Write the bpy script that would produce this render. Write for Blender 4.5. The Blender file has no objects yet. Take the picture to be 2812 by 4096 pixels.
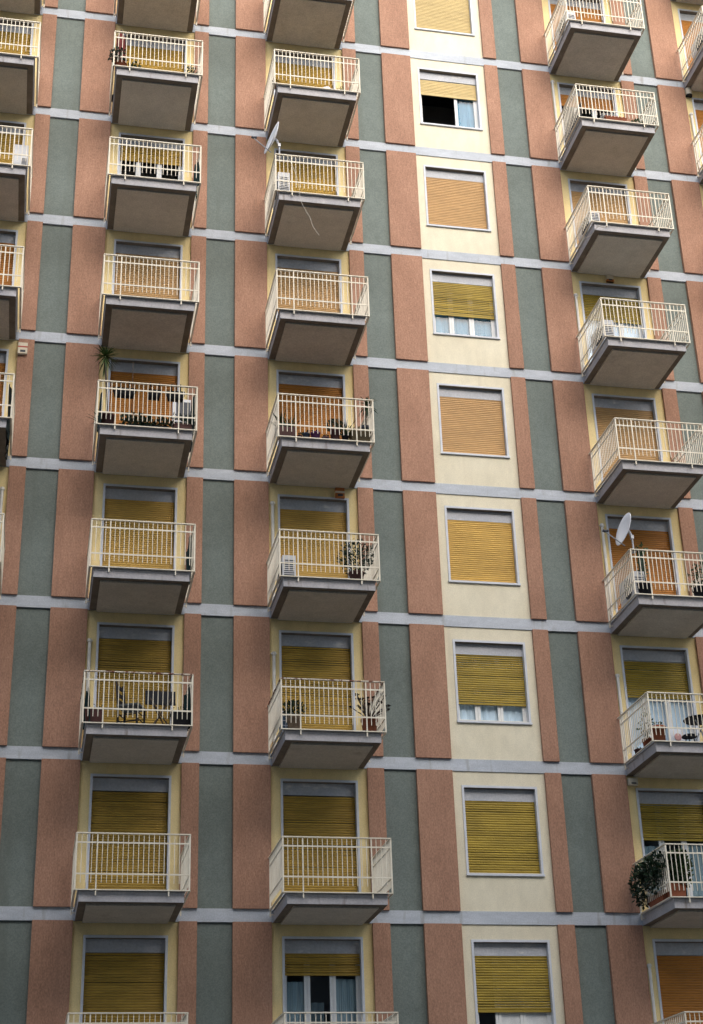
import bpy, math, random
from mathutils import Matrix, Vector
R = math.radians
scn = bpy.context.scene
col = scn.collection

# ------------------------------------------------------------------ camera, world, sun, exposure
cam_d = bpy.data.cameras.new("camera")
cam = bpy.data.objects.new("camera", cam_d); col.objects.link(cam)
cam_d.sensor_fit = 'VERTICAL'; cam_d.sensor_height = 36.0
cam_d.lens = 36.0 * 6229.437 / 4096.0
cam_d.clip_start = 0.1; cam_d.clip_end = 2000
cam.matrix_world = (Matrix.Translation((0, -29.5661, -27.5497)) @ Matrix.Rotation(-0.2092, 4, 'Z')
                    @ Matrix.Rotation(2.0198, 4, 'X') @ Matrix.Rotation(-0.0328, 4, 'Z'))
scn.camera = cam

SUN_EL, SUN_AZ = R(31), R(172)          # azimuth clockwise from +Y (the facade looks to -Y)
w = bpy.data.worlds.new("World"); scn.world = w; w.use_nodes = True
nt = w.node_tree
sky = nt.nodes.new("ShaderNodeTexSky"); sky.sky_type = 'NISHITA'; sky.sun_disc = False
sky.sun_elevation = SUN_EL; sky.sun_rotation = SUN_AZ
sky.air_density = 1.0; sky.dust_density = 1.6; sky.ozone_density = 1.0
nt.links.new(sky.outputs[0], nt.nodes["Background"].inputs[0])
nt.nodes["Background"].inputs[1].default_value = 0.15
sd = bpy.data.lights.new("sun", 'SUN'); sun = bpy.data.objects.new("sun", sd); col.objects.link(sun)
sd.energy = 1.5; sd.angle = R(85); sd.color = (1.0, 0.925, 0.79)
sdir = Vector((math.sin(SUN_AZ) * math.cos(SUN_EL), math.cos(SUN_AZ) * math.cos(SUN_EL), math.sin(SUN_EL)))
sun.rotation_euler = sdir.to_track_quat('Z', 'Y').to_euler()
scn.view_settings.view_transform = 'Standard'; scn.view_settings.look = 'None'
scn.view_settings.exposure = 1.45; scn.view_settings.gamma = 1.0
scn.cycles.max_bounces = 8; scn.cycles.diffuse_bounces = 5

# ------------------------------------------------------------------ mesh helpers
class MB:
    def __init__(s): s.v = []; s.f = []; s.m = []
    def face(s, pts, m=0):
        b = len(s.v); s.v += [tuple(p) for p in pts]; s.f.append(tuple(range(b, b + len(pts)))); s.m.append(m)
    def box(s, x0, x1, y0, y1, z0, z1, m=0):
        b = len(s.v)
        s.v += [(x0,y0,z0),(x1,y0,z0),(x1,y1,z0),(x0,y1,z0),(x0,y0,z1),(x1,y0,z1),(x1,y1,z1),(x0,y1,z1)]
        for q in ((0,3,2,1),(4,5,6,7),(0,1,5,4),(1,2,6,5),(2,3,7,6),(3,0,4,7)):
            s.f.append(tuple(b + i for i in q)); s.m.append(m)
    def tube(s, path, r, n=6, m=0, r1=None):
        path = [Vector(p) for p in path]; rings = []
        for i, p in enumerate(path):
            d = (path[min(i+1, len(path)-1)] - path[max(i-1, 0)]).normalized()
            a = d.cross(Vector((0,0,1)) if abs(d.z) < .9 else Vector((1,0,0))).normalized(); c = d.cross(a)
            t = i / max(1, len(path)-1); rr = r + ((r1 if r1 is not None else r) - r) * t
            b = len(s.v)
            s.v += [tuple(p + a*math.cos(2*math.pi*k/n)*rr + c*math.sin(2*math.pi*k/n)*rr) for k in range(n)]
            rings.append(b)
        for i in range(len(rings)-1):
            for k in range(n):
                s.f.append((rings[i]+k, rings[i]+(k+1)%n, rings[i+1]+(k+1)%n, rings[i+1]+k)); s.m.append(m)
        s.f.append(tuple(rings[0]+k for k in range(n))[::-1]); s.m.append(m)
        s.f.append(tuple(rings[-1]+k for k in range(n))); s.m.append(m)
    def lathe(s, prof, c=(0,0,0), n=16, m=0, M=None):
        rings = []
        for (r, z) in prof:
            b = len(s.v)
            for k in range(n):
                p = Vector((r*math.cos(2*math.pi*k/n), r*math.sin(2*math.pi*k/n), z))
                if M is not None: p = M @ p
                s.v.append((p.x+c[0], p.y+c[1], p.z+c[2]))
            rings.append(b)
        for i in range(len(rings)-1):
            for k in range(n):
                s.f.append((rings[i]+k, rings[i]+(k+1)%n, rings[i+1]+(k+1)%n, rings[i+1]+k)); s.m.append(m)
    def grid(s, fn, nu, nv, m=0):
        b = len(s.v)
        for i in range(nu+1):
            for j in range(nv+1): s.v.append(tuple(fn(i/nu, j/nv)))
        for i in range(nu):
            for j in range(nv):
                a = b + i*(nv+1) + j
                s.f.append((a, a+nv+1, a+nv+2, a+1)); s.m.append(m)

WL = {}
def place(o, parent, loc):
    loc = Vector(loc); WL[o.name] = loc
    if parent is not None:
        o.parent = parent; o.location = loc - WL[parent.name]
    else: o.location = loc
def obj(name, mb, mats, parent=None, loc=None, smooth=False):
    """one mesh object; mb is in coordinates relative to loc (default: the parent's own origin)"""
    if loc is None: loc = WL[parent.name] if parent is not None else (0,0,0)
    me = bpy.data.meshes.new(name); me.from_pydata(mb.v, [], mb.f)
    if not isinstance(mats, (list, tuple)): mats = [mats]
    for m in mats: me.materials.append(m)
    if any(mb.m): me.polygons.foreach_set("material_index", mb.m)
    if smooth: me.polygons.foreach_set("use_smooth", [True]*len(mb.f))
    me.update()
    o = bpy.data.objects.new(name, me); col.objects.link(o); place(o, parent, loc)
    return o
def tag(o, label=None, cat=None, group=None, kind=None):
    if label: o["label"] = label
    if cat: o["category"] = cat
    if group: o["group"] = group
    if kind: o["kind"] = kind
    return o
def thing(name, label, cat, loc, group=None, rz=0):
    o = bpy.data.objects.new(name, None); col.objects.link(o); o.empty_display_size = .1
    place(o, None, loc); o.rotation_euler.z = rz
    return tag(o, label, cat, group)
def dup(o, parent, loc):
    c = o.copy(); col.objects.link(c); c.parent = None; place(c, parent, loc)
    for ch in o.children:
        d = ch.copy(); col.objects.link(d); d.parent = c; d.location = ch.location; WL[d.name] = Vector(loc) + ch.location
    return c

# ------------------------------------------------------------------ materials
def mk(name, c1, c2=None, rough=.85, scale=1.2, stretch=(1,1,1), lo=.35, hi=.68, grain=.12, gscale=70, gst=(1,1,1),
       bump=0.0, bscale=120, c3=None, s3=3.0, t3=(.6,.72), st3=(1,1,1), metal=0.0, spec=.3, mid=None, var=0.0):
    m = bpy.data.materials.new(name); m.use_nodes = True; N = m.node_tree.nodes; L = m.node_tree.links
    P = N["Principled BSDF"]; P.inputs["Roughness"].default_value = rough; P.inputs["Metallic"].default_value = metal
    P.inputs["Specular IOR Level"].default_value = spec
    g = N.new("ShaderNodeNewGeometry")
    def noise(sc, st, det=4):
        mp = N.new("ShaderNodeMapping"); mp.inputs["Scale"].default_value = st; L.new(g.outputs["Position"], mp.inputs["Vector"])
        n = N.new("ShaderNodeTexNoise"); n.inputs["Scale"].default_value = sc; n.inputs["Detail"].default_value = det
        L.new(mp.outputs[0], n.inputs["Vector"]); return n.outputs["Fac"]
    def ramp(f, a, b, ca, cb):
        r = N.new("ShaderNodeValToRGB"); r.color_ramp.elements[0].position = a; r.color_ramp.elements[1].position = b
        r.color_ramp.elements[0].color = (*ca, 1); r.color_ramp.elements[1].color = (*cb, 1); L.new(f, r.inputs[0]); return r.outputs[0]
    c2 = c2 or tuple(x*.82 for x in c1)
    out = ramp(noise(scale, stretch, 5), lo, hi, c2, c1)
    def mixc(a, b, fac, blend='MIX'):
        x = N.new("ShaderNodeMix"); x.data_type = 'RGBA'; x.blend_type = blend
        if isinstance(fac, float): x.inputs[0].default_value = fac
        else: L.new(fac, x.inputs[0])
        L.new(a, x.inputs[6]); L.new(b, x.inputs[7]); return x.outputs[2]
    if mid:   # second mottling layer: (scale, stretch, amount)
        out = mixc(out, ramp(noise(mid[0], mid[1], 3), .33, .67, (1-mid[2],)*3, (1+mid[2],)*3), 1.0, 'MULTIPLY')
    if grain:
        out = mixc(out, ramp(noise(gscale, gst, 2), .3, .7, (1-grain,)*3, (1+grain,)*3), 1.0, 'MULTIPLY')
    if c3:
        f = ramp(noise(s3, st3, 5), t3[0], t3[1], (0,0,0), (1,1,1))
        rgb = N.new("ShaderNodeRGB"); rgb.outputs[0].default_value = (*c3, 1)
        out = mixc(out, rgb.outputs[0], f)
    if var:   # every panel has weathered a little differently
        oi = N.new("ShaderNodeObjectInfo"); out = mixc(out, ramp(oi.outputs["Random"], 0, 1, (1-var,)*3, (1+var*.6,)*3), 1.0, 'MULTIPLY')
    L.new(out, P.inputs["Base Color"])
    if bump:
        b = N.new("ShaderNodeBump"); b.inputs["Strength"].default_value = bump; b.inputs["Distance"].default_value = .01
        L.new(noise(bscale, (1,1,1), 3), b.inputs["Height"]); L.new(b.outputs[0], P.inputs["Normal"])
    return m

M = {}
M['cream']  = mk('cream_plaster', (.69,.63,.475), (.65,.585,.43), scale=.9, grain=.07, gscale=45, bump=.25, bscale=60, mid=(6,(1,1,.5),.04), c3=(.56,.49,.36), s3=1.7, t3=(.60,.90), st3=(2.6,1,.13))
M['yellow_wall'] = mk('yellow_plaster', (.80,.645,.33), (.74,.575,.275), scale=.9, grain=.07, gscale=45, bump=.25, bscale=60, mid=(6,(1,1,.5),.05))
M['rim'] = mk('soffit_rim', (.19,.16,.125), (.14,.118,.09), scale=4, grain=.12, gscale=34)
M['brick']  = mk('pink_cladding', (.375,.208,.137), (.318,.172,.112), scale=2.2, stretch=(1,1,.45), grain=.20, gscale=26, gst=(1.6,1,.8), bump=.35, bscale=40, mid=(11,(1.6,1,.5),.09), var=.07, c3=(.27,.15,.10), s3=2.0, t3=(.62,.85), st3=(2.2,1,.16))
M['green']  = mk('grey_green_plaster', (.166,.193,.172), (.148,.172,.154), scale=1.1, grain=.14, gscale=38, bump=.4, bscale=55, mid=(7,(1,1,.8),.05), var=.05, c3=(.13,.148,.128), s3=1.8, t3=(.60,.85), st3=(2.0,1,.14))
M['band']   = mk('pale_band', (.475,.50,.53), (.41,.435,.465), scale=2.5, stretch=(.4,1,1), grain=.10, gscale=40, bump=.2, mid=(9,(.5,1,1.5),.06), c3=(.30,.295,.28), s3=3.2, t3=(.60,.80), st3=(2,1,.35))
M['slab']   = mk('slab_concrete', (.46,.435,.43), (.38,.365,.37), scale=3, stretch=(1,1,.6), grain=.10, gscale=30, bump=.2, c3=(.20,.17,.14), s3=5, t3=(.63,.78), st3=(1.5,1,.3))
M['soffit'] = mk('soffit_plaster', (.52,.48,.40), (.47,.43,.355), scale=1.6, grain=.14, gscale=34, bump=.3, mid=(5,(1,1,1),.05), c3=(.37,.33,.265), s3=2.6, t3=(.64,.80), var=.06)
M['trim']   = mk('painted_trim', (.60,.61,.64), (.52,.54,.57), rough=.6, scale=4, grain=.05)
M['box']    = mk('shutter_box_board', (.47,.47,.48), (.40,.41,.43), rough=.7, scale=3, stretch=(.7,1,1.5), grain=.10, gscale=26, c3=(.66,.64,.60), s3=3.2, t3=(.62,.74), st3=(.8,1,2))
M['rail']   = mk('painted_railing', (.80,.725,.575), (.70,.615,.47), rough=.5, scale=5, grain=.05, c3=(.30,.14,.07), s3=9, t3=(.72,.80))
M['rustrail'] = mk('rusty_railing', (.72,.65,.53), (.58,.48,.36), rough=.6, scale=6, grain=.08, c3=(.16,.055,.03), s3=10, t3=(.50,.57))
M['white']  = mk('white_paint', (.74,.73,.70), (.66,.66,.64), rough=.5, scale=4, grain=.04)
M['dark']   = mk('dark_interior', (.03,.03,.032), grain=0)
M['roof']   = mk('roofing', (.20,.19,.18), grain=.1)
def shut(n, c, dirt=.78, st=.05):
    return mk('shutter_'+n, c, tuple(x*dirt for x in c), rough=.55, scale=2.2, stretch=(.6,1,2.6), grain=.10, gscale=22, gst=(.35,1,2.2), mid=(5,(.2,1,3.0),st), var=.10)
M['tan'] = shut('tan', (.52,.31,.125), .9); M['beige'] = shut('beige', (.52,.39,.17), .92)
M['gold'] = shut('gold', (.54,.325,.05), .74, .08); M['orange'] = shut('orange', (.48,.19,.03), .82)
M['yellow'] = shut('yellow', (.55,.335,.075), .86); M['olive'] = shut('olive', (.40,.275,.035), .70, .08)
M['brown'] = shut('brown', (.46,.285,.048), .70, .10)
M['terracotta'] = mk('terracotta', (.30,.095,.045), (.24,.075,.035), scale=8, grain=.1, gscale=40)
M['redbrown'] = mk('red_brown_plastic', (.085,.03,.025), (.06,.022,.018), scale=6, rough=.5)
M['black'] = mk('black_plastic', (.009,.009,.011), rough=.85, grain=0)
M['navy'] = mk('navy_plastic', (.02,.035,.06), rough=.4, grain=0)
M['purple'] = mk('purple_plastic', (.10,.022,.09), rough=.4, grain=0)
M['mauve'] = mk('mauve_pot', (.11,.05,.065), rough=.5)
M['stonepot'] = mk('stone_pot', (.35,.26,.17), (.22,.15,.10), scale=8)
M['olivepot'] = mk('olive_brown_pot', (.09,.065,.03), (.06,.045,.022), scale=6)
M['soil'] = mk('soil', (.05,.035,.025), scale=20)
M['leaf'] = mk('leaf_green', (.032,.066,.018), (.018,.042,.013), rough=.5, scale=14, grain=.2, gscale=40)
M['leaf2'] = mk('leaf_dark_green', (.015,.036,.014), (.009,.024,.010), rough=.5, scale=12, grain=.2)
M['leaf3'] = mk('leaf_light_green', (.075,.12,.028), (.045,.08,.02), rough=.5, scale=12, grain=.2)
M['aeonium'] = mk('dark_rosette', (.020,.008,.007), (.014,.006,.006), scale=20)
M['bark'] = mk('bark', (.09,.065,.045), (.06,.042,.03), scale=20, stretch=(1,1,.3))
M['net'] = mk('green_net', (.014,.04,.036), (.009,.027,.026), scale=5, rough=.9, grain=.15)
M['darknet'] = mk('dark_net', (.012,.022,.02), scale=5, rough=.9)
M['wood'] = mk('dark_wood', (.014,.009,.007), (.009,.006,.005), rough=.5, scale=8)
M['straw'] = mk('straw_seat', (.12,.12,.11), scale=12)
M['acwhite'] = mk('ac_casing', (.66,.66,.66), (.58,.58,.58), rough=.5, scale=4, grain=.04)
M['acgrey'] = mk('ac_grille', (.045,.05,.06), rough=.5, grain=0)
M['galv'] = mk('galvanised_steel', (.42,.43,.45), rough=.45, metal=.3, scale=10)
M['dish'] = mk('dish_paint', (.80,.80,.80), (.73,.73,.73), rough=.5, scale=3, grain=.05)
M['pipe'] = mk('cream_pipe', (.74,.70,.62), rough=.5, scale=5, grain=.03)
M['alarm'] = mk('alarm_cream', (.68,.60,.45), rough=.5, scale=6, grain=.03)
M['alarmred'] = mk('alarm_red', (.45,.07,.04), rough=.5, grain=0)
M['alarmor'] = mk('alarm_orange', (.48,.16,.04), rough=.5, grain=0)
M['cable'] = mk('cable_white', (.70,.65,.55), grain=0)
M['red'] = mk('dark_red_cloth', (.14,.025,.02), (.09,.015,.015), scale=7)
M['cloth'] = mk('white_cloth', (.75,.75,.76), (.62,.64,.68), scale=9, grain=.05)
M['flower'] = mk('pink_flower', (.60,.34,.32), grain=0)
M['blue'] = mk('blue_crate', (.10,.16,.22), scale=8)
M['curtain'] = mk('pale_curtain', (.80,.84,.88), (.70,.75,.80), scale=3, stretch=(4,1,.3), grain=.05)
M['curtain2'] = mk('grey_curtain', (.44,.50,.50), (.26,.33,.35), scale=3, stretch=(4,1,.3), grain=.05)
M['sky_reflection'] = mk('reflected_sky_blue', (.15,.30,.40), (.11,.24,.33), scale=3, stretch=(4,1,.3), grain=.05)  # sky reflection of the panes, put into the colour of a sheet
M['opal'] = mk('milky_panel', (.70,.69,.66), (.55,.56,.56), rough=.4, scale=3, mid=(7,(1,1,1),.10))
M['asphalt'] = mk('asphalt', (.055,.054,.052), scale=3, grain=.2, bump=.4)
M['paving'] = mk('paving', (.20,.19,.18), scale=3, grain=.15)
M['grey'] = mk('grey_render', (.30,.28,.26), scale=.6)
def glass():
    m = bpy.data.materials.new('window_glass'); m.use_nodes = True; N = m.node_tree.nodes; L = m.node_tree.links
    N.remove(N["Principled BSDF"]); o = N["Material Output"]
    t = N.new("ShaderNodeBsdfTransparent"); t.inputs[0].default_value = (.90,.94,.96,1)
    g = N.new("ShaderNodeBsdfGlossy"); g.inputs["Roughness"].default_value = .03; g.inputs[0].default_value = (.95,.97,1,1)
    fr = N.new("ShaderNodeFresnel"); fr.inputs[0].default_value = 1.42
    ge = N.new("ShaderNodeNewGeometry"); sb = N.new("ShaderNodeMath"); sb.operation = 'SUBTRACT'; sb.use_clamp = True
    L.new(fr.outputs[0], sb.inputs[0]); L.new(ge.outputs["Backfacing"], sb.inputs[1])   # the rear face of the sheet does not mirror
    x = N.new("ShaderNodeMixShader"); L.new(sb.outputs[0], x.inputs[0]); L.new(t.outputs[0], x.inputs[1]); L.new(g.outputs[0], x.inputs[2])
    L.new(x.outputs[0], o.inputs[0]); return m
M['glass'] = glass()

# ------------------------------------------------------------------ the setting
GZ = -29.2
g = MB(); g.box(-400, 400, -400, 400, GZ-.5, GZ-.15); tag(obj('road', g, M['asphalt']), kind='structure')
g = MB(); g.box(-60, 60, -4.0, .2, GZ-.3, GZ-.002); g.box(-60, 60, -31.5, -28.0, GZ-.3, GZ-.002)
tag(obj('pavement', g, M['paving']), kind='structure')

# ------------------------------------------------------------------ the apartment building
LV = {-2:6.16, -1:3.08, 0:0.0, 1:-3.081, 2:-6.14, 3:-9.27, 4:-12.378, 5:-15.51, 6:-18.65, 7:-21.706, 8:-24.8, 9:-28.2}
PER = 3.702
BL = {'A':-2.9267, 'B':.7753, 'C':4.4793, 'D':8.1850, 'E':11.8822, 'F':15.58}
BW = 1.950
XL, XR = BL['A']-1.76, BL['F']+BW+1.76
ROOT = thing('apartment_building', 'tall apartment block with pink piers, grey green strips, pale bands and white railed balconies', 'building', (7.0, 6.0, GZ))

for c, x in BL.items():                      # plastered bays, with an opening in each floor
    s = MB()
    for n in range(-1, 10):
        zt, zb = LV[n-1], LV[n]+.25
        x0, x1 = x-.05, x+BW+.05
        if n == 9: s.box(x0, x1, .07, .30, zb, zt); continue
        if c == 'D': ox0, ox1, ot, ob = x+.215, x+BW-.20, zt-.32, zt-2.05
        else: ox0, ox1, ot, ob = x+.235, x+BW-.215, zt-.28, zb-.0
        s.box(x0, ox0, .07, .30, zb, zt); s.box(ox1, x1, .07, .30, zb, zt); s.box(ox0, ox1, .07, .30, ot, zt)
        if ob > zb: s.box(ox0, ox1, .07, .30, zb, ob)
    obj('wall', s, M['cream' if c == 'D' else 'yellow_wall'], ROOT, (0,0,0))
s = MB()
s.box(XL, XR, 1.8, 1.9, GZ, LV[-2]); s.box(XL, XR, 11.8, 12, GZ, LV[-2]); s.box(XL-.2, XL-.002, .12, 12, GZ, LV[-2]); s.box(XR+.002, XR+.2, .12, 12, GZ, LV[-2])
obj('side_wall', s, [M['grey']], ROOT, (0,0,0))
s = MB(); s.box(XL-.3, XR+.3, -.1, 12.1, LV[-2]+.25, LV[-2]+1.1); obj('roof', s, M['roof'], ROOT, (0,0,0))
s = MB()
for n in range(-1, 10): s.box(XL, XR, .302, 1.8, LV[n]+.02, LV[n]+.2)
obj('floor_slab', s, M['dark'], ROOT, (0,0,0))
for n in range(-2, 10):
    s = MB(); s.box(XL, XR, .048, .30, LV[n], LV[n]+.25); obj('string_course', s, M['band'], ROOT, (0,0,0))
starts = [XL-BW-.0] + list(BL.values())
strips = []
for i, c in enumerate(['', 'A', 'B', 'C', 'D', 'E', 'F']):
    xe = XL if c == '' else BL[c] + BW                      # right edge of the bay on the left
    if c == '': strips.append((None, (XL, XL+.34), (XL+.34, XL+1.012), (XL+1.012, BL['A'])))
    else:
        nx = BL['BCDEF'['ABCDE'.index(c)]] if c != 'F' else XR
        strips.append((c, (xe, xe+.342), (xe+.342, xe+1.012), (xe+1.012, nx)))
for n in range(-1, 10):
    zt, zb = LV[n-1], LV[n]+.25
    if n == 9: zb = LV[9]+.25
    for c, a, b, d in strips:
        s = MB(); s.box(a[0], a[1], 0, .30, zb-.002, zt); obj('narrow_pier', s, M['brick'], ROOT, (0,0,0))
        s = MB(); s.box(d[0], d[1], 0, .30, zb-.002, zt); obj('wide_pier', s, M['brick'], ROOT, (0,0,0))
        s = MB(); s.box(b[0]-.01, b[1]+.01, .09, .299, zb, zt); obj('recessed_panel', s, M['green'], ROOT, (0,0,0))
s = MB(); s.box(XL, XR, .03, .30, GZ-.1, LV[9]); obj('base_course', s, M['band'], ROOT, (0,0,0))

# ---- windows and balcony doors
def slats(x0, x1, ztop, zbot, gap, rng):
    mb = MB(); z = zbot + .045
    mb.box(x0+.005, x1-.005, .150, .175, zbot, zbot+.045)          # bottom bar
    ph = .0485
    while z < ztop:
        gp = .002
        if gap and rng.random() < gap: gp = rng.choice((.006, .008, .011))
        h = ph - gp; sag = rng.uniform(-.0015, .0015) if gap else 0
        prof = [(.161, 0), (.1545, .10*h), (.152, .35*h), (.1522, .62*h), (.155, .86*h), (.161, h)]
        b = len(mb.v)
        for x, dz in ((x0+.006, sag), (x1-.006, -sag)):
            for (y, q) in prof: mb.v.append((x, y, z + gp + q + dz))
        for i in range(5): mb.f.append((b+i, b+6+i, b+7+i, b+1+i)); mb.m.append(0)
        z += ph
    return mb
def sash(x0, x1, zb, zt, two=False):
    mb = MB(); y0, y1 = .195, .235
    e = .055
    mb.box(x0, x0+e, y0, y1, zb, zt); mb.box(x1-e-.03, x1, y0, y1, zb, zt)
    w = x1 - x0
    mull = [.435*w/1.0] if False else []
    ms = [x0+.385, x0+.875] if not two else [x0+.905]
    for mx in ms:
        mb.box(mx, mx+.055, y0, y1, zb, zt); mb.box(mx+.062, mx+.115 if not two else mx+.075, y0, y1, zb, zt)
        mb.box(mx+.055, mx+.062, y0+.012, y1, zb, zt)
    edges = [x0+e] + sum([[m, m+.115] for m in ms], []) + [x1-e-.03]
    for i in range(0, len(edges), 2):
        mb.box(edges[i], edges[i+1], y0, y1, zb, zb+.07); mb.box(edges[i], edges[i+1], y0, y1, zt-.06, zt)
    return mb, [(edges[i], edges[i+1]) for i in range(0, len(edges), 2)]
def curtain(x0, x1, zb, zt, y=.262, f=38, amp=.010, ph=0):
    mb = MB()
    mb.grid(lambda u, v: (x0+(x1-x0)*u, y + amp*math.sin(f*(x0+(x1-x0)*u)+ph) + .004*math.sin(2.3*f*u), zb+(zt-zb)*v), 40, 1)
    return mb
def opening(c, n, shutter, drop=None, gap=0.0, inside=None, label=None):
    rng = random.Random(hash((ord(c), n)) & 0xffff)
    x, zt = BL[c], LV[n-1]; d = c == 'D'
    if d: X0, X1, T, B = x+.187, x+BW-.178, zt-.288, zt-2.07
    else: X0, X1, T, B = x+.203, x+BW-.19, zt-.255, LV[n]+.205
    t = .046
    mb = MB()                                                       # trim with its reveal
    mb.box(X0, X0+t, .055, .30, B, T); mb.box(X1-t, X1, .055, .30, B, T); mb.box(X0+t, X1-t, .055, .30, T-t, T)
    W = obj('window' if d else 'balcony_door', mb, M['trim'], ROOT, (0,0,0))
    if label: W['label'] = label
    x0, x1 = X0+t, X1-t
    if d:
        mb = MB(); mb.box(X0-.012, X1+.012, .030, .30, B-.042, B); obj('sill', mb, M['trim'], W)
        zb = B
    else:
        mb = MB(); mb.box(x0, x1, .05, .30, B, B+.05); obj('sill', mb, M['slab'], W)
        zb = B+.05
    zbx = zt - (.58 if d else .55)
    mb = MB(); mb.box(x0, x1, .062, .30, T-t-.006, T-t-.0005); obj('reveal_shade', mb, M['rim'], W)  # dark strip standing in for the shade under the trim head
    yb = .150 if d else .168
    mb = MB(); mb.box(x0, x1, yb, .299, zbx, T-t-.007); mb.box(x0, x1, yb-.004, yb, zbx, zbx+.018); obj('shutter_box', mb, M['box'], W)
    zs = zb + .004 if drop is None else zt + drop
    sm = slats(x0, x1, zbx-.02, zs, gap, rng)
    if not d: sm.v = [(a, b+.014, c_) for a, b, c_ in sm.v]
    obj('shutter', sm, M[shutter], W)
    if drop is not None and inside:
        two = inside == 'open'
        sm, panes = sash(x0, x1, zb, zbx, two); obj('sash', sm, M['white'], W)
        for i, (a, b) in enumerate(panes):
            if two and i == 0: continue
            if inside == 'mixed' and i > 0:
                mb = MB(); mb.box(a, b, .214, .220, zb+.07, zbx-.06); obj('milky_panel', mb, M['opal'], W); continue
            mb = MB(); mb.box(a, b, .212, .218, zb+.07, zbx-.06); obj('pane', mb, M['glass'], W)
        if two: obj('curtain', curtain(x0+.93, x1, zb, zbx), M['sky_reflection'], W)  # blue sheet behind the right pane imitates its sky reflection
        if inside == 'blue': obj('curtain', curtain(x0, x1, zb, zbx), M['sky_reflection'], W)  # blue sheet standing in for sky reflected in the panes
        if inside == 'pale': obj('curtain', curtain(x0, x1, zb, zbx), M['curtain'], W)
        if inside == 'grey':
            low = zt + drop - .10
            obj('curtain', curtain(x0, x0+.43, zb, low), M['curtain2'], W); obj('curtain', curtain(x0+.93, x1, zb, low+.05, ph=2), M['curtain2'], W)
            obj('curtain', curtain(x0+.50, x0+.80, zb, low-.35, y=.45, ph=1), M['curtain2'], W)
    return W

CFG = {}
for c, cols in {'A': ['orange','gold','gold','orange','orange','yellow','brown','brown','brown'],
                'B': ['orange','gold','gold','tan','orange','yellow','brown','brown','brown'],
                'C': ['orange','gold','gold','tan','orange','yellow','brown','brown','brown'],
                'D': ['beige','beige','tan','olive','tan','yellow','olive','olive','olive'],
                'E': ['orange','orange','tan','olive','tan','orange','olive','olive','orange'],
                'F': ['orange','orange','tan','tan','orange','tan','brown','orange','brown']}.items():
    for n in range(9): CFG[c, n] = dict(shutter=cols[n])
    CFG[c, -1] = dict(shutter='tan')
CFG['D',1].update(drop=-1.08, inside='open', label='beige shutter raised halfway over an open black pane')
CFG['D',3].update(drop=-1.50, gap=.35, inside='blue', label='olive shutter three quarters down over blue panes')
CFG['D',6].update(drop=-1.68, gap=.55, inside='pale', label='olive shutter with dark gaps almost down over pale panes')
CFG['D',7].update(gap=.35)
CFG['D',8].update(drop=-1.63, gap=.45, inside='mixed', label='olive shutter above one dark pane and two milky panels')
CFG['E',1].update(drop=-.915, inside='dark', label='orange shutter half raised over a dark balcony door')
CFG['E',3].update(drop=-1.28, gap=.2, inside='pale', label='olive shutter half down over pale blue glazing')
CFG['E',6].update(drop=-1.39, gap=.2, inside='pale', label='olive shutter half down over bright curtained glazing')
CFG['E',7].update(drop=-1.31, gap=.3, inside='grey', label='olive shutter half down over dark glazing')
CFG['C',8].update(drop=-.955, gap=.2, inside='grey', label='brown shutter mostly raised over a three leaf glazed door')
CFG['B',2].update(drop=-.97, gap=.2, inside='dark', label='weathered gold shutter raised over a dark three leaf door')
for k in (('B',6),('C',6),('C',7),('B',7),('B',8)): CFG[k].update(gap=.22)
for (c, n), kw in CFG.items(): opening(c, n, **kw)

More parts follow.
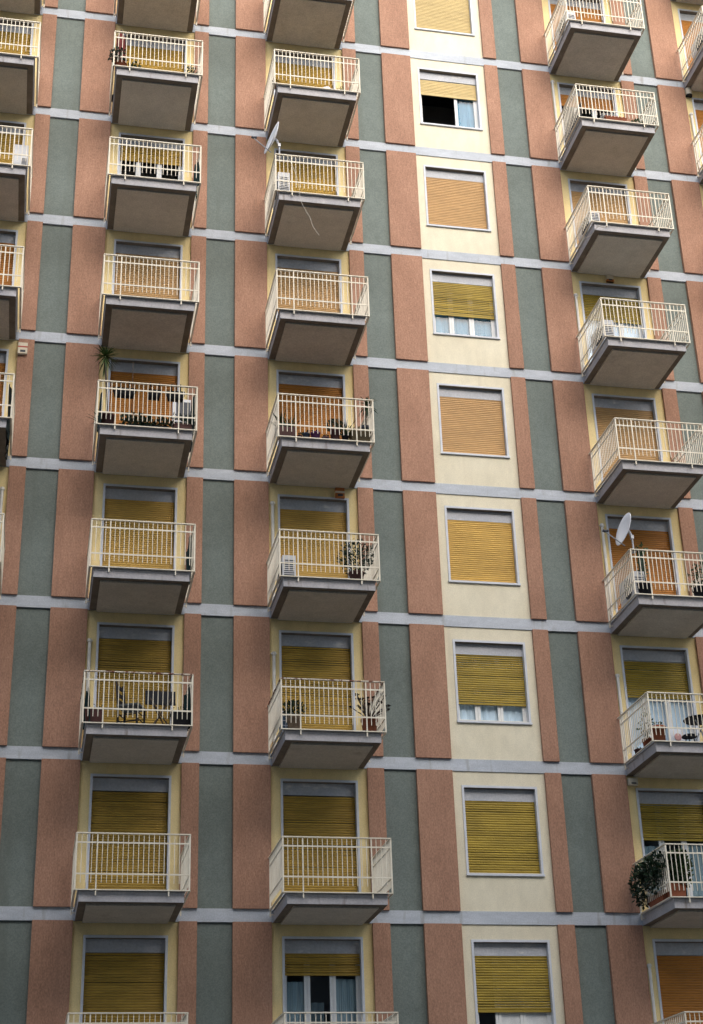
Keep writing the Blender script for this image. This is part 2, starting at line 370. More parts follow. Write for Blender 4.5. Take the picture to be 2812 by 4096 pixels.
# ---- balconies: one is built, the rest copied
def make_balcony(loc, railm, handm=None):
    handm = handm or railm
    mb = MB(); mb.box(.03, 1.885, -1.645, .047, 0, .195)
    b = obj('balcony', mb, M['slab'], ROOT, loc)
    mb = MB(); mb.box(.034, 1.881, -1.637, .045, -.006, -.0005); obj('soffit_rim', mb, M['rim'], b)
    mb = MB(); mb.box(.17, 1.745, -1.51, .04, -.040, -.007); obj('soffit_panel', mb, M['soffit'], b)
    mb = MB(); mb.box(.005, 1.91, -1.67, .047, .196, .212); obj('floor_edge', mb, M['band'], b)
    x0, x1, yf, yw = -.045, 1.968, -1.70, -.015
    mb = MB()                                                       # handrail, three sides
    mb.box(x0-.012, x1+.012, yf-.022, yf+.022, 1.192, 1.212); mb.box(x0-.022, x0+.022, yf+.022, yw, 1.192, 1.212); mb.box(x1-.022, x1+.022, yf+.022, yw, 1.192, 1.212)
    obj('handrail', mb, handm, b)
    def cross(mb, a0, a1, along):
        for z0, z1 in ((1.022, 1.049), (.464, .491), (.187, .205)):
            t = .007 if z0 > .3 else .02
            if along == 'x': mb.box(a0, a1, yf-t, yf+t, z0, z1)
            else:
                xx = along; mb.box(xx-t, xx+t, a0, a1, z0, z1)
    mb = MB(); cross(mb, x0+.014, x1-.014, 'x')
    nb = 22; st = (x1-x0)/nb
    for i in range(1, nb):
        if i in (4, nb-4): continue
        xx = x0 + st*i; mb.box(xx-.006, xx+.006, yf-.0065, yf+.0065, .32, 1.192)
    obj('front_railing', mb, railm, b)
    for xx in (x0, x1):
        mb = MB(); cross(mb, yf+.014, yw-.10, xx); ns = 17; L = (yw-.10) - yf
        for i in range(1, ns):
            yy = yf + L*i/ns; mb.box(xx-.0085, xx+.0085, yy-.008, yy+.008, .32, 1.192)
        obj('side_railing', mb, railm, b)
    for i in (4, nb-4):
        xx = x0 + st*i; mb = MB(); mb.box(xx-.0115, xx+.0115, yf-.0115, yf+.0115, .095, 1.191); mb.box(xx-.008, xx+.008, yf+.012, -1.645, .11, .125)
        obj('post', mb, railm, b)
    for xx, sx in ((x0, 1), (x1, -1)):
        mb = MB(); mb.box(xx-.014, xx+.014, yf-.013, yf+.013, .19, 1.191); obj('post', mb, railm, b)
        mb = MB(); mb.box(xx-.014, xx+.014, yw-.12, yw-.09, .07, 1.191)
        e = .03 if sx > 0 else 1.885
        mb.box(min(xx, e), max(xx, e), yw-.113, yw-.097, .10, .116); obj('post', mb, railm, b)
    return b
proto = make_balcony((BL['B'], 0, LV[0]), M['rail'])
rusty = make_balcony((BL['B'], 0, LV[6]), M['rail'], M['rustrail'])
for c in 'ABCEF':
    for n in range(-1, 9):
        if c == 'B' and n in (0, 6): continue
        dup(rusty if (c == 'C' and n == 6) else proto, ROOT, (BL[c], 0, LV[n]))

# ---- pipes beside the doors
def pipe(c, n, dx, z0, z1, r=.034):
    mb = MB(); x = BL[c]+dx; z = LV[n]+.2
    mb.tube([(x, .02, z+z0), (x, .02, z+z1)], r, 8); mb.tube([(x, .02, z+z1-.06), (x, .02, z+z1)], r+.012, 8)
    mb.tube([(x-.06, .03, z+z1-.03), (x+.06, .03, z+z1-.03)], .012, 6)
    obj('drainpipe', mb, M['pipe'], ROOT, (0,0,0), smooth=False)
for a in (('B',6,.07,0,2.30),('C',5,.085,0,2.46),('C',6,.085,0,2.18),('E',1,.06,0,2.6),('E',3,.06,0,2.25),('E',5,.085,0,2.40),('E',6,.06,0,2.0),('E',8,.06,0,2.15),('A',5,1.84,0,2.42),('F',1,.10,0,2.05)): pipe(*a)

# ------------------------------------------------------------------ things on the balconies
def W(c, n, dx, y, dz=0.0): return (BL[c]+dx, y, LV[n]+.212+dz)
def pot_mb(r, h, top=1.25, rim=True, n=14):
    mb = MB(); R1 = r; r0 = r/top
    pr = [(0.001, 0), (r0, 0), (R1*.97, h*.86)]
    pr += [(R1*1.06, h*.86), (R1*1.06, h), (R1*.92, h), (R1*.9, h*.9)] if rim else [(R1, h), (R1*.9, h), (R1*.88, h*.9)]
    pr += [(0.001, h*.9)]
    mb.lathe(pr, n=n); return mb
def planter_mb(wx, wy, h):
    mb = MB(); a, b = wx/2, wy/2; t = .86
    def ring(s, z): return [(-a*s,-b*s,z),(a*s,-b*s,z),(a*s,b*s,z),(-a*s,b*s,z)]
    rs = [ring(t,0), ring(1,h-.03), ring(1.05,h-.03), ring(1.05,h), ring(.92,h), ring(.9,h-.04)]
    mb.face(rs[0][::-1])
    for q in range(len(rs)-1):
        for i in range(4):
            j = (i+1)%4; mb.face([rs[q][i], rs[q][j], rs[q+1][j], rs[q+1][i]])
    mb.face(rs[-1]); return mb
def leaves(mb, rng, c, rad, n, size, m=0, up=.3, shell=.55):
    for _ in range(n):
        while True:
            p = Vector((rng.uniform(-1,1), rng.uniform(-1,1), rng.uniform(-1,1)))
            if shell*rng.random() < p.length <= 1: break
        q = Vector((c[0]+p.x*rad[0], c[1]+p.y*rad[1], c[2]+p.z*rad[2]))
        d = Vector((p.x+rng.gauss(0,.6), p.y+rng.gauss(0,.6), p.z+up+rng.gauss(0,.6))).normalized()
        a = d.cross(Vector((rng.gauss(0,1), rng.gauss(0,1), rng.gauss(0,1)))).normalized(); s = size*rng.uniform(.6,1.3)
        mb.face([q, q+d*s*.5+a*s*.28, q+d*s, q+d*s*.5-a*s*.28], m)
def blades(mb, rng, c, n, L, wd, droop=.5, up=(.15,1.0), m=0):
    for _ in range(n):
        az = rng.uniform(0, 2*math.pi); el = rng.uniform(*up); l = L*rng.uniform(.6,1.1)
        h = Vector((math.cos(az), math.sin(az), 0)); sd_ = Vector((-h.y, h.x, 0)); pts = []
        for i in range(5):
            t = i/4; p = Vector(c) + h*(l*t*math.cos(el)) + Vector((0,0,1))*(l*t*math.sin(el) - droop*l*t*t*.6)
            pts.append((p, wd*(1-t)**.7*.5+.001))
        for i in range(4):
            (p, w0), (q, w1) = pts[i], pts[i+1]; mb.face([p-sd_*w0, p+sd_*w0, q+sd_*w1, q-sd_*w1], m)
def plant(c, n, dx, y, label, pot=('terracotta', .12, .2), kind='bush', size=.2, nleaf=150, leaf='leaf', cat='potted plant', group=None, ls=.05, seed=None, name='potted_plant', lean=(0,0), box=None, height=None):
    t = thing(name, label, cat, W(c, n, dx, y), group)
    rng = random.Random(seed if seed is not None else ord(c)*97+n*13+int(dx*100))
    if box: mb = planter_mb(*box); h = box[2]
    else: mb = pot_mb(pot[1], pot[2]); h = pot[2]
    obj('pot' if not box else 'trough', mb, M[pot[0]], t, smooth=not box)
    mb = MB(); m2 = MB()
    lx, ly = lean
    if kind == 'bush':
        hh = height or size
        m2.tube([(0,0,h*.85), (lx*.5,ly*.5,h+hh*.5)], .012, 5)
        for k in range(6): m2.tube([(0,0,h*.9), (lx+rng.uniform(-.6,.6)*size, ly+rng.uniform(-.6,.6)*size, h+hh*rng.uniform(.6,1.4))], .007, 4, r1=.003)
        leaves(mb, rng, (lx, ly, h+hh*.9), (size, size, hh), nleaf, ls)
    elif kind == 'spiky':
        blades(mb, rng, (0,0,h*.9), nleaf, size, .028, .45, (.5,1.45))
    elif kind == 'trough_spiky':
        for k in range(3): blades(mb, rng, ((k-1)*box[0]*.3, 0, h*.9), nleaf//3, size, .026, .4, (.5,1.5))
    elif kind == 'trough_bush':
        for k in range(5): leaves(mb, rng, ((k-2)*box[0]*.2+lx, ly, h+size*.7), (box[0]*.17, .14, size), nleaf//5, ls)
    elif kind == 'palm':
        m2.tube([(0,0,h*.85), (lx*.3,ly*.3,h+height*.4), (lx*.8,ly*.8,h+height*.8), (lx,ly,h+height)], .024, 7, r1=.018)
        blades(mb, rng, (lx,ly,h+height), nleaf, size, .030, .5, (-.5,1.3))
        blades(mb, rng, (lx,ly,h+height-.05), nleaf//2, size*.8, .022, .8, (-1.3,-.4))
    elif kind == 'column':
        for k in range(3): m2.tube([((k-1)*.03,0,h*.85), ((k-1)*.05,0,h+height*rng.uniform(.75,1))], .035, 7, r1=.02)
        leaves(mb, rng, (lx,ly,h+height*.45), (.09,.09,height*.5), nleaf, ls, shell=.8); leaves(mb, rng, (lx+.03,ly,h+height), (.12,.12,.12), nleaf//3, ls*1.2)
    elif kind == 'aeonium':
        for k in range(22):
            az = rng.uniform(0,2*math.pi); rr = rng.uniform(.1,.42)*size/.3; zz = h+rng.uniform(.22,.55)
            if k > 18: az, rr, zz = rng.uniform(-.3,.2), rng.uniform(.30,.46), h+rng.uniform(.20,.3)
            e = (rr*math.cos(az), rr*math.sin(az)*.8, zz)
            m2.tube([(0,0,h*.85), (e[0]*.45, e[1]*.45, h+(zz-h)*.45), e], .013, 5, r1=.008)
            for j in range(16):
                a2 = rng.uniform(0,2*math.pi); d = Vector((math.cos(a2), math.sin(a2), rng.uniform(-.2,1.0))).normalized()
                sd_ = Vector((-math.sin(a2), math.cos(a2), 0)); q = Vector(e); s_ = .05
                mb.face([q, q+d*s_*.6+sd_*s_*.35, q+d*s_, q+d*s_*.6-sd_*s_*.35])
    if m2.v: obj('stem', m2, M['bark'] if kind != 'column' else M['leaf2'], t, smooth=True)
    obj('foliage', mb, M[leaf], t)
    return t

plant('B',1,.125,-1.48,'wide terracotta bowl with trailing green plant in front of a dark red folded cloth', ('terracotta',.135,.24), size=.19, nleaf=240, leaf='leaf2', ls=.075, lean=(-.08,-.1), height=.16)
plant('B',1,.44,-1.50,'low dark green plant in a small pot beside a terracotta bowl', ('redbrown',.06,.06), size=.13, nleaf=150, leaf='leaf', ls=.06, height=.12)
plant('B',1,1.74,-1.45,'small terracotta pot with upright green plant, on the balcony of the dark red folded cloth', ('terracotta',.085,.10), size=.13, nleaf=150, leaf='leaf2', ls=.06, height=.15)
plant('C',1,1.55,-1.52,'little bright green plant right of a white cloth bundle on a balcony', ('redbrown',.05,.05), size=.09, nleaf=90, leaf='leaf3', ls=.04, height=.09)
plant('C',1,.02,-1.50,'small reddish plant in the left corner of the balcony with a white bundle', ('redbrown',.05,.10), size=.07, nleaf=50, leaf='aeonium', ls=.05, height=.10)
plant('B',4,.165,-1.38,'tall palm like dracaena rising above the railing from a dark pot', ('redbrown',.16,.36), kind='palm', size=.36, nleaf=80, leaf='leaf3', lean=(-.09,-.05), height=1.38)
plant('B',4,.12,-1.10,'short spiky plant against the netting behind the tall dracaena', ('black',.10,.30), kind='spiky', size=.5, nleaf=40, leaf='leaf2')
plant('B',4,.70,-1.46,'low mound of very dark leaves at the middle of a crowded balcony', ('black',.14,.08), size=.26, nleaf=420, leaf='leaf2', ls=.08, height=.15)
plant('B',4,1.10,-1.44,'long black trough of low dark plants on a crowded balcony', ('black',0,0), kind='trough_bush', size=.15, nleaf=420, leaf='leaf2', ls=.08, box=(.62,.2,.12))
plant('B',4,1.72,-1.46,'red brown trough with dark plants at the right end below a stack of black boxes', ('redbrown',0,0), kind='trough_bush', size=.16, nleaf=240, leaf='leaf2', ls=.06, box=(.42,.2,.20))
plant('C',4,.17,-1.44,'long red brown trough with spiky green plants left of a row of pots', ('redbrown',0,0), kind='trough_spiky', size=.56, nleaf=84, leaf='leaf', box=(.36,.22,.30))
plant('C',4,.435,-1.47,'small brown flowerpot between a long trough and a navy pot', ('redbrown',.05,.15), size=.04, nleaf=14, leaf='leaf2', height=.03)
plant('C',4,.575,-1.47,'navy blue flowerpot beside a purple pot', ('navy',.078,.20), size=.05, nleaf=16, leaf='leaf2', height=.03)
plant('C',4,.77,-1.47,'bright purple flowerpot in the middle of a row of pots', ('purple',.10,.235), size=.06, nleaf=18, leaf='leaf2', height=.03)
plant('C',4,.98,-1.47,'mauve flowerpot between a purple pot and a round bush', ('mauve',.078,.145), size=.06, nleaf=30, leaf='leaf2', height=.03)
plant('C',4,1.19,-1.46,'tall brown pot with a dense round green bush', ('redbrown',.105,.33), size=.17, nleaf=380, leaf='leaf2', ls=.055, height=.13)
plant('C',4,1.41,-1.46,'small black pot with a spiky blue green plant beside a round bush', ('black',.075,.22), kind='spiky', size=.52, nleaf=64, leaf='leaf')
plant('C',4,1.72,-1.46,'large olive brown trough with low plants at the right end of a balcony of pots', ('olivepot',0,0), kind='trough_bush', size=.07, nleaf=90, leaf='leaf', box=(.42,.26,.30))
plant('C',4,1.90,-1.20,'yucca in a tall grey vase with its crown above the railing corner', ('acgrey',.10,.62), kind='palm', size=.30, nleaf=44, leaf='leaf', lean=(.01,-.2), height=.42)
plant('C',5,1.555,-1.42,'big loose green bush in a brown pot before a closed yellow balcony shutter', ('redbrown',.155,.25), size=.35, nleaf=1000, leaf='leaf2', ls=.06, height=.38)
plant('C',6,.23,-1.45,'round dark green bush in a worn stone coloured pot', ('stonepot',.135,.30), size=.21, nleaf=420, leaf='leaf2', ls=.065, height=.16)
plant('C',6,1.71,-1.43,'large terracotta pot of dark rosettes on bare stems reaching past the railing', ('terracotta',.16,.32), kind='aeonium', size=.28, leaf='aeonium')
plant('B',6,.165,-1.44,'long red brown trough at the left end of a balcony with a chair', ('redbrown',0,0), kind='trough_bush', size=.05, nleaf=30, leaf='leaf2', box=(.33,.22,.31))
plant('B',6,1.78,-1.44,'dark trough at the right end beside a folded table', ('black',0,0), kind='trough_bush', size=.06, nleaf=50, leaf='leaf2', box=(.36,.24,.30))
plant('E',1,.97,-1.44,'terracotta trough on the balcony below the topmost one on the right', ('terracotta',0,0), kind='trough_bush', size=.04, nleaf=30, leaf='leaf', box=(.54,.22,.26))
plant('E',1,1.53,-1.46,'small leafy green plant right of a terracotta trough', ('redbrown',.05,.05), size=.12, nleaf=110, leaf='leaf', ls=.06, height=.14)
plant('E',5,.30,-1.38,'tall upright succulent in a black pot beside the satellite dish', ('black',.165,.34), kind='column', nleaf=150, leaf='leaf', height=.82, ls=.06)
plant('E',5,1.58,-1.42,'bushy light green plant in a black tub right of the tall succulent', ('black',.20,.30), size=.26, nleaf=260, leaf='leaf', ls=.07, height=.30)
plant('E',6,.205,-1.44,'large terracotta pot at the railing corner beside a glazed door', ('terracotta',.15,.36), size=.08, nleaf=30, leaf='leaf', height=.05)
plant('E',6,.10,-1.12,'low terracotta pot with upright leaves and pink flowers', ('terracotta',.12,.20), size=.13, nleaf=90, leaf='leaf', ls=.08, height=.36)
plant('E',6,.06,-.70,'small brown bowl on the balcony floor behind a terracotta pot', ('redbrown',.10,.11), size=.05, nleaf=14, leaf='leaf2', height=.03)
plant('E',7,.18,-1.46,'terracotta trough overflowing with tall dark leaves at a balcony corner', ('terracotta',0,0), kind='trough_bush', size=.36, nleaf=620, leaf='leaf', ls=.10, box=(.32,.22,.31), lean=(.08,-.03))
t = [o for o in scn.objects if o.get('label','').startswith('terracotta trough overflowing')][0]
rng = random.Random(11)
mb = MB(); leaves(mb, rng, (.10,-.06,.66), (.20,.14,.26), 170, .10); leaves(mb, rng, (.22,-.1,.42), (.08,.08,.2), 40, .09); obj('foliage', mb, M['leaf3'], t)
t = plant('E',7,.09,-.85,'long terracotta trough with foliage spilling over the side railing', ('terracotta',0,0), kind='trough_bush', size=.30, nleaf=60, leaf='leaf', ls=.08, box=(.22,.8,.22))
rng = random.Random(5); mb = MB()
leaves(mb, rng, (-.08,-.15,.66), (.22,.66,.28), 760, .10); leaves(mb, rng, (-.22,.40,.46), (.17,.30,.40), 460, .09); leaves(mb, rng, (-.2,-.3,.45), (.12,.3,.25), 160, .08)
obj('foliage', mb, M['leaf2'], t)
mb = MB(); leaves(mb, rng, (-.05,.1,.72), (.18,.5,.22), 260, .10); obj('foliage', mb, M['leaf'], t)
mb = MB(); leaves(mb, rng, (.0,-.45,.58), (.18,.28,.20), 150, .09); obj('foliage', mb, M['leaf3'], t)

# air conditioners standing along a side railing
def make_ac(loc, label, L=.78, w=.27, h=.58, face=-1):
    t = thing('air_conditioner', label, 'air conditioner', loc, 'air conditioners on the balconies')
    mb = MB(); mb.box(-w/2, w/2, -L/2, L/2, .05, .05+h); obj('casing', mb, M['acwhite'], t)
    Mx = Matrix.Rotation(math.pi/2*face, 3, 'Y')
    mb = MB(); x = face*(w/2+.004)
    mb.lathe([(.001,0),(.20,0),(.215,.012),(.225,0)], (x, -.10, .05+h*.5), 20, M=Mx); obj('fan_grille', mb, M['acgrey'], t)
    mb = MB()
    for k in range(9):
        zz = .05+.12*h+k*.045; mb.box(-w/2+.03, w/2-.03, -L/2-.004, -L/2-.0005, zz, zz+.022)
    obj('vent', mb, M['acgrey'], t)
    mb = MB(); mb.box(-w/2, w/2, -L/2+.08, -L/2+.12, 0, .05); mb.box(-w/2, w/2, L/2-.12, L/2-.08, 0, .05); obj('foot', mb, M['black'], t)
    return t
make_ac(W('C',2,.165,-1.15), 'white air conditioner against the side railing below a satellite dish')
make_ac(W('C',5,.20,-.95), 'white air conditioner half hidden at the left end of a balcony with a yellow shutter', h=.55)
make_ac(W('E',5,.19,-1.02), 'white air conditioner between a white drainpipe and a black flowerpot')
make_ac(W('E',3,.19,-1.00), 'white air conditioner on the balcony under a wall mounted alarm box')
make_ac(W('E',0,.19,-.95), 'white air conditioner at the side railing of the topmost balcony of the right column')
make_ac(W('F',0,.19,-1.00), 'white air conditioner on the topmost balcony at the right edge')
make_ac(W('E',2,.19,-.95), 'white air conditioner on a balcony with a tangle of cord at its side', h=.5)
# the one turned to the street
t = thing('air_conditioner', 'white air conditioner facing the street on a balcony cut by the left edge', 'air conditioner', W('A',2,1.76,-1.36), 'air conditioners on the balconies')
mb = MB(); mb.box(-.15,.15,-.16,.4,.10,.68); obj('casing', mb, M['acwhite'], t)
mb = MB(); mb.box(-.15,.15,-.155,.4,0,.099); obj('foot', mb, M['black'], t)
mb = MB()
for k in range(5): mb.box(.02,.13,-.164,-.1605,.16+k*.035,.178+k*.035)
obj('vent', mb, M['acgrey'], t)
# B4: unit on the right
t = thing('air_conditioner', 'dark fronted air conditioner raised in the right corner of a crowded balcony', 'air conditioner', W('B',4,1.66,-.55), 'air conditioners on the balconies')
mb = MB(); mb.box(-.10,.28,-.14,.14,.72,1.27); obj('casing', mb, M['acwhite'], t)
mb = MB(); mb.box(-.03,.27,-.146,-.1405,.76,1.20); obj('fan_grille', mb, M['acgrey'], t)
mb = MB(); mb.box(-.06,-.03,-.1,.1,0,.72); mb.box(.21,.24,-.1,.1,0,.72); obj('stand', mb, M['galv'], t)

# satellite dishes
def make_dish(c, n, label, k=1.0, ny=-.07):
    t = thing('satellite_dish', label, 'satellite dish', (BL[c]+.02, -1.66, LV[n]+1.212), 'satellite dishes on railing corners')
    mb = MB(); mb.tube([(0.03,.02,0),(0.03,.02,.34)], .02, 8); mb.box(-.01,.07,-.02,.06,-.06,.02); obj('mast', mb, M['galv'], t)
    nrm = Vector((-.95,ny,.26)).normalized(); q = nrm.to_track_quat('Z','X').to_matrix()
    ctr = Vector((-.09,-.0,.45))*1.0
    mb = MB(); r = .385*k
    mb.lathe([(.001,0),(r*.35,.008),(r*.7,.034),(r,.07),(r*1.015,.064),(r*.7,.022),(r*.35,-.004),(.001,-.012)], ctr, 28, M=q)
    obj('reflector', mb, M['dish'], t, smooth=True)
    mb = MB(); mb.tube([ctr - nrm*.01, ctr - nrm*.06, Vector((.03,.02,.30))], .028, 8); mb.box(.0,.06,-.01,.05,.26,.34); obj('mount', mb, M['galv'], t)
    up = q @ Vector((1,0,0)); up = up if up.z > 0 else -up
    low = ctr - up*r*.98 + nrm*.03; lnb = low + nrm*.40 + Vector((0,0,.16))
    mb = MB(); mb.tube([low - up*.02 - nrm*.06, low, lnb], .012, 6); obj('arm', mb, M['galv'], t)
    mb = MB(); mb.tube([lnb - nrm*.03, lnb + Vector((-.03,0,.01))], .028, 8); mb.tube([lnb, lnb + (ctr-lnb).normalized()*.09], .022, 8, r1=.03); obj('receiver', mb, M['acgrey'], t)
    return t
make_dish('C', 2, 'satellite dish seen edge on at the railing corner above an air conditioner', 1.02, -.20)
make_dish('E', 5, 'satellite dish at a railing corner beside a tall succulent', .94)

# alarm boxes and a lamp on the wall
def alarm(loc, label, w, h, m, stripe=None, d=.07, cat='alarm box', name='alarm_box'):
    t = thing(name, label, cat, loc)
    mb = MB(); mb.box(-w/2, w/2, -d, 0, 0, h); obj('case', mb, M[m], t)
    if stripe: mb = MB(); mb.box(-w/2-.002, w/2+.002, -d-.003, 0, h*stripe[1], h*stripe[2]); obj('stripe', mb, M[stripe[0]], t)
    mb = MB(); mb.box(-w*.25, w*.3, -d-.004, -d-.0005, h*.12, h*.32); obj('speaker_grille', mb, M['acgrey'], t)
alarm((BL['A']+2.05, -.001, LV[4]+.2+2.50), 'cream alarm box with a red stripe on a narrow pink pier', .20, .27, 'alarm', ('alarmred',.56,.68))
alarm((BL['C']+1.56, .069, LV[5]+.2+2.66), 'brown and cream alarm box high on a yellow wall above a yellow shutter', .20, .25, 'alarmor', ('alarm',.42,.60))
alarm((BL['E']+.985, .069, LV[3]+.2+2.70), 'cream alarm box with an orange foot above an olive shutter', .17, .22, 'alarm', ('alarmor',.0,.30))
alarm((BL['E']+.13, .069, LV[7]+.2+2.64), 'cream floodlight box over the foliage covered balcony', .19, .14, 'alarm', None, .12, 'wall lamp', 'wall_lamp')
t = thing('alarm_box', 'cream rounded siren under the topmost balcony at the right edge', 'alarm box', (BL['F']+.115, .069, LV[1]+.2+2.63))
mb = MB(); mb.lathe([(.001,0),(.07,0),(.085,.03),(.085,.22),(.06,.26),(.001,.27)], (0,-.05,0), 14); obj('case', mb, M['alarm'], t, smooth=True)
mb = MB(); mb.lathe([(.001,-.012),(.088,-.012),(.088,.02),(.001,.02)], (0,-.05,0), 14); obj('lens', mb, M['black'], t)

# netting tied inside the side railings
def net(c, n, dx, y0, y1, ztop, label, m='net', bulge=.05, drop=0.0):
    t = tag(obj('netting', MB(), M[m], None, W(c, n, dx, 0)), label, 'netting', 'cloths tied along side railings')
    rng = random.Random(n*7+ord(c)); ph = rng.random()*6
    mb = MB()
    for s_ in (0, .006):
        mb.grid(lambda u, v: (s_ + bulge*math.sin(7*u+ph)*(1-v*.6) + .02*math.sin(19*u+3*v), y0+(y1-y0)*u, -drop + (ztop+drop - .12*math.sin(3.0*u+ph)**2)*v), 22, 10)
    me = bpy.data.meshes.new('netting'); me.from_pydata(mb.v, [], mb.f); me.materials.append(M[m]); o = t; o.data = me
net('B',2,1.90,-1.66,-1.0,.72,'teal cloth tied inside the right railing beside a dark three leaf door')
net('B',4,.04,-1.62,-.6,.78,'dark green netting behind the tall dracaena', 'net')
net('B',4,1.91,-1.66,-.5,.82,'dark green netting at the right end of the crowded balcony')
net('B',5,1.90,-1.66,-.8,.80,'green cloth hung at the right end of a balcony with a yellow shutter')
net('B',6,.03,-1.62,-1.0,.78,'green cloth at the left end behind a brown trough')
net('B',6,1.90,-1.64,-.7,.84,'green cloth gathered at the right end above a dark trough')
net('A',4,1.90,-1.64,-.3,.86,'dark netting hanging below the slab at the left edge', 'darknet', .03, .25)
net('A',5,1.88,-1.60,-.3,.80,'grey green cloth on the balcony under an alarm box at the left edge', 'net', .03)

# B1: tall dark red folded parasol
t = thing('folded_parasol', 'tall dark red folded cloth standing in the left corner behind a terracotta bowl', 'parasol', W('B',1,.13,-.55))
mb = MB(); mb.lathe([(.001,.25),(.05,.3),(.115,.75),(.125,1.4),(.10,1.9),(.03,2.0),(.001,2.02)], n=9); obj('canopy', mb, M['red'], t)
mb = MB(); mb.tube([(0,0,.06),(0,0,2.12)], .018, 7); obj('pole', mb, M['wood'], t)
mb = MB(); mb.lathe([(.001,0),(.18,0),(.17,.05),(.03,.07),(.001,.07)], n=16); obj('base', mb, M['black'], t)
# C1: white bundle
mb = MB(); rng = random.Random(3)
mb.lathe([(.001,0),(.10,0),(.135,.05),(.13,.11),(.09,.165),(.04,.185),(.001,.188)], n=16)
mb.v = [(x*(1+.10*math.sin(5*math.atan2(y,x)+z*20)), y*(1+.1*math.sin(4*math.atan2(y,x))), z) for x,y,z in mb.v]
t = tag(obj('cloth_bundle', mb, M['cloth'], None, W('C',1,1.21,-1.50), smooth=True), 'rounded white cloth bundle on the floor behind the railing', 'bundle')
# B4: black boxes hung inside the railing, stick
for i, (a, b) in enumerate(((.27,.71),(.97,1.23),(1.36,1.72))):
    t = thing('hanging_box', ['widest black flower box hung inside the railing near the tall dracaena','short black flower box hung in the middle of the crowded railing','black flower box hung near the right end of the crowded railing'][i], 'flower box', W('B',4,(a+b)/2,-1.55,.74), 'black boxes hung inside one railing')
    mb = planter_mb(b-a, .17, .17); obj('trough', mb, M['black'], t)
    mb = MB(); mb.box(-.1,-.08,-.15,-.08,.16,.30); mb.box(.08,.1,-.15,-.08,.16,.30); obj('hook', mb, M['black'], t)
mb = MB(); mb.tube([(0,0,0),(.0,0,.8),(-.01,-.02,1.62)], .012, 6, r1=.007); tag(obj('garden_stake', mb, M['bark'], None, W('B',4,.66,-1.46)), 'thin wooden stake standing upright through the middle of the crowded balcony', 'stake')

# B6: chair and folding table
t = thing('chair', 'dark ladder back wooden chair with a woven seat beside a folding table', 'chair', W('B',6,.86,-1.12), rz=R(-24))
t.scale = (1.08, 1.08, 1.06)
for x, y, h in ((-.17,.17,.94),(-.17,-.17,.94)): mb = MB(); mb.tube([(x,y,0),(x,y,.45),(x-.05,y,h)], .022, 8); obj('leg', mb, M['wood'], t)
for x, y in ((.19,.19),(.19,-.19)): mb = MB(); mb.tube([(x,y,0),(x,y,.46)], .021, 8); obj('leg', mb, M['wood'], t)
for z in (.58,.71,.86):
    mb = MB(); xo = -.17-.05*(z-.45)/.49
    mb.grid(lambda u, v: (xo-.03*math.sin(math.pi*u), -.16+.32*u, z-.03+.07*v+.012*math.sin(math.pi*u)), 8, 1); mb.grid(lambda u, v: (xo-.015-.03*math.sin(math.pi*u), -.16+.32*u, z-.03+.07*v+.012*math.sin(math.pi*u)), 8, 1); obj('back_slat', mb, M['wood'], t)
mb = MB(); mb.box(-.19,.22,-.21,.21,.44,.475); obj('seat', mb, M['straw'], t)
mb = MB()
for z in (.16,.28):
    mb.tube([(-.17,-.17,z),(.19,-.19,z)], .010, 6); mb.tube([(-.17,.17,z),(.19,.19,z)], .010, 6); mb.tube([(.19,-.19,z+.04),(.19,.19,z+.04)], .010, 6); mb.tube([(-.17,-.17,z+.04),(-.17,.17,z+.04)], .010, 6)
obj('stretcher', mb, M['wood'], t)
t = thing('folding_table', 'dark folding table with crossed legs beside a ladder back chair', 'table', W('B',6,1.42,-1.05,.0))
mb = MB(); mb.box(-.29,.29,-.15,.15,.72,.745)
q = Matrix.Rotation(R(78), 4, 'X'); mb.v = [tuple(Matrix.Translation((0,0,.72)) @ q @ Matrix.Translation((0,0,-.72)) @ Vector(p)) for p in mb.v]
obj('tabletop', mb, M['black'], t)
for sx in (-1, 1):
    mb = MB(); mb.tube([(sx*.22,-.2,0),(-sx*.2,-.12,.68)], .016, 6); obj('leg', mb, M['bark'], t)
    mb = MB(); mb.tube([(sx*.22,.2,0),(-sx*.2,.12,.80)], .016, 6); obj('leg', mb, M['bark'], t)
# C6: crate
t = thing('wire_crate', 'blue and white wire crate standing behind a stone coloured pot', 'crate', W('C',6,.13,-1.0))
mb = MB(); mb.box(-.08,.12,-.2,.2,.02,.5); obj('body', mb, M['blue'], t)
mb = MB()
for k in range(6): mb.box(-.085,.125,-.206,-.2005,.02+k*.095,.035+k*.095); mb.box(-.086,-.0805,-.2,.2,.02+k*.095,.035+k*.095)
for k in range(4): mb.box(-.085+k*.066,-.073+k*.066,-.208,-.2065,.02,.5)
obj('wire', mb, M['cloth'], t)
# E1: dark screen inside the left railing
mb = MB(); mb.grid(lambda u, v: (.015*math.sin(9*u), -1.60+1.25*u, .55*v), 18, 3); mb.grid(lambda u, v: (.02+.015*math.sin(9*u), -1.60+1.25*u, .55*v), 18, 3)
tag(obj('windbreak', mb, M['navy'], None, W('E',1,.06,0)), 'dark blue windbreak sheet along the side railing beside a terracotta trough', 'windbreak')
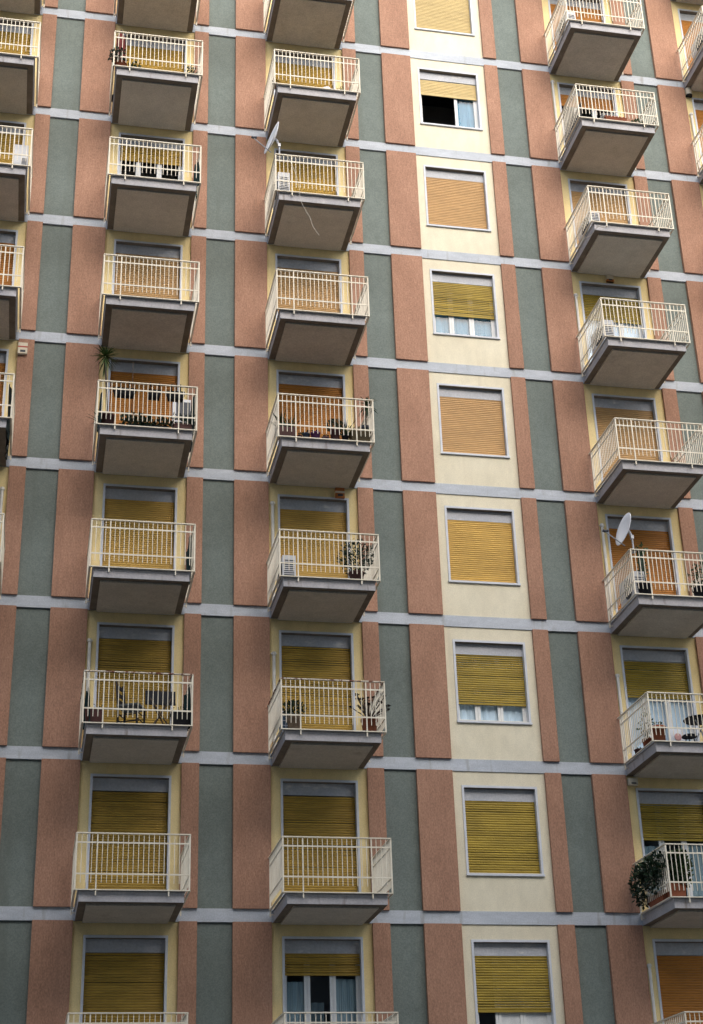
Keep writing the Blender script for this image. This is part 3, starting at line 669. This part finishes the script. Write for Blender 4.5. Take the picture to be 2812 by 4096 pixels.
# E6: round black table, cushion
t = thing('round_table', 'round black table at the right of a balcony with a bright glazed door', 'table', W('E',6,1.22,-1.22))
mb = MB(); mb.lathe([(.001,.60),(.32,.60),(.33,.615),(.32,.63),(.001,.63)], n=28); obj('tabletop', mb, M['black'], t)
for k in range(3):
    a = k*2.094+.4; mb = MB(); mb.tube([(.24*math.cos(a),.24*math.sin(a),0),(-.12*math.cos(a),-.12*math.sin(a),.6)], .013, 6); obj('leg', mb, M['galv'], t)
t = thing('cushion', 'white cushion with an orange flower propped against the glazed door', 'cushion', W('E',6,.70,-1.20))
mb = MB(); mb.grid(lambda u, v: ((u-.5)*.36, -.05*math.sin(math.pi*u)*math.sin(math.pi*v), .05+.36*v), 10, 10); mb.grid(lambda u, v: ((u-.5)*.36, .05*math.sin(math.pi*u)*math.sin(math.pi*v), .05+.36*v), 10, 10)
obj('cover', mb, M['cloth'], t, smooth=True)
mb = MB(); mb.lathe([(.001,.012),(.04,.012),(.075,.006),(.08,-.004)], (0,-.05,.23), 9, M=Matrix.Rotation(math.pi/2,3,'X')); obj('flower_print', mb, M['flower'], t)
t = thing('stool', 'low black round stool in front of a white cushion', 'stool', W('E',6,.85,-1.45))
mb = MB(); mb.lathe([(.001,.16),(.15,.16),(.155,.18),(.14,.2),(.001,.2)], n=20); obj('seat', mb, M['black'], t)
for k in range(3):
    a = k*2.094; mb = MB(); mb.tube([(.11*math.cos(a),.11*math.sin(a),0),(.09*math.cos(a),.09*math.sin(a),.16)], .011, 6); obj('leg', mb, M['black'], t)
# cables
def cable(name, pts, label, r=.0035):
    o = Vector(pts[0]); mb = MB(); P = [Vector(p)-o for p in pts]; Q = []
    for i in range(len(P)-1):
        a, b, c_, d = P[max(i-1,0)], P[i], P[i+1], P[min(i+2,len(P)-1)]
        for k in range(5):
            t_ = k/5; Q.append(.5*((2*b)+(c_-a)*t_+(2*a-5*b+4*c_-d)*t_*t_+(3*b-a-3*c_+d)*t_**3))
    Q.append(P[-1]); mb.tube(Q, r, 5); tag(obj(name, mb, M['cable'], None, o), label, 'cable')
x, z = BL['C'], LV[2]
cable('cable', [(x+.20,-1.72,z+1.22),(x+.33,-1.73,z+.9),(x+.42,-1.73,z+.6),(x+.48,-1.73,z+.25),(x+.50,-1.72,z+.0),(x+.62,-1.70,z-.28),(x+.70,-1.72,z-.45),(x+.78,-1.70,z-.7),(x+.92,-1.68,z-.9)], 'thin pale cable hanging from the satellite dish past the slab below')
x, z = BL['C'], LV[0]
cable('cable', [(x+.30,-1.72,z+.42),(x+.34,-1.74,z+.18),(x+.46,-1.75,z+.09),(x+.60,-1.75,z+.12),(x+.70,-1.73,z+.3),(x+.72,-1.72,z+.42)], 'loop of pale cable drooping over the slab edge at the top of the facade')
x, z = BL['E'], LV[2]
cable('cord', [(x-.08,-.75,z+.16),(x-.09,-.95,z+.02),(x-.06,-1.2,z+.06),(x+.0,-1.45,z-.02),(x+.08,-1.72,z+.04),(x+.22,-1.74,z+.02),(x+.30,-1.74,z+.10)], 'tangled pale cord drooping over a slab corner', .009)

# ------------------------------------------------------------------ unseen block across the street, added and stepped to shade the lower floors
OB = thing('unseen_shade_block', 'unseen grey block across the street, added to shade the lower floors', 'building', (-8, -44, GZ))
s = MB(); s.box(-70, 6, -46, -34, GZ, 10); s.box(6.002, 50, -46, -34, GZ, 4); obj('wall', s, M['grey'], OB, (0,0,0))
s = MB(); s.box(-70.3, 6.3, -46.3, -33.7, 10, 11); s.box(6.302, 50.3, -46.3, -33.7, 4, 5); obj('roof', s, M['roof'], OB, (0,0,0))
for f in range(8):
    s = MB()
    for k in range(37): s.box(-68+k*3.1, -66.6+k*3.1, -34, -33.97, GZ+1.4+f*3.2, GZ+3.0+f*3.2)
    obj('window_row', s, M['dark'], OB, (0,0,0))
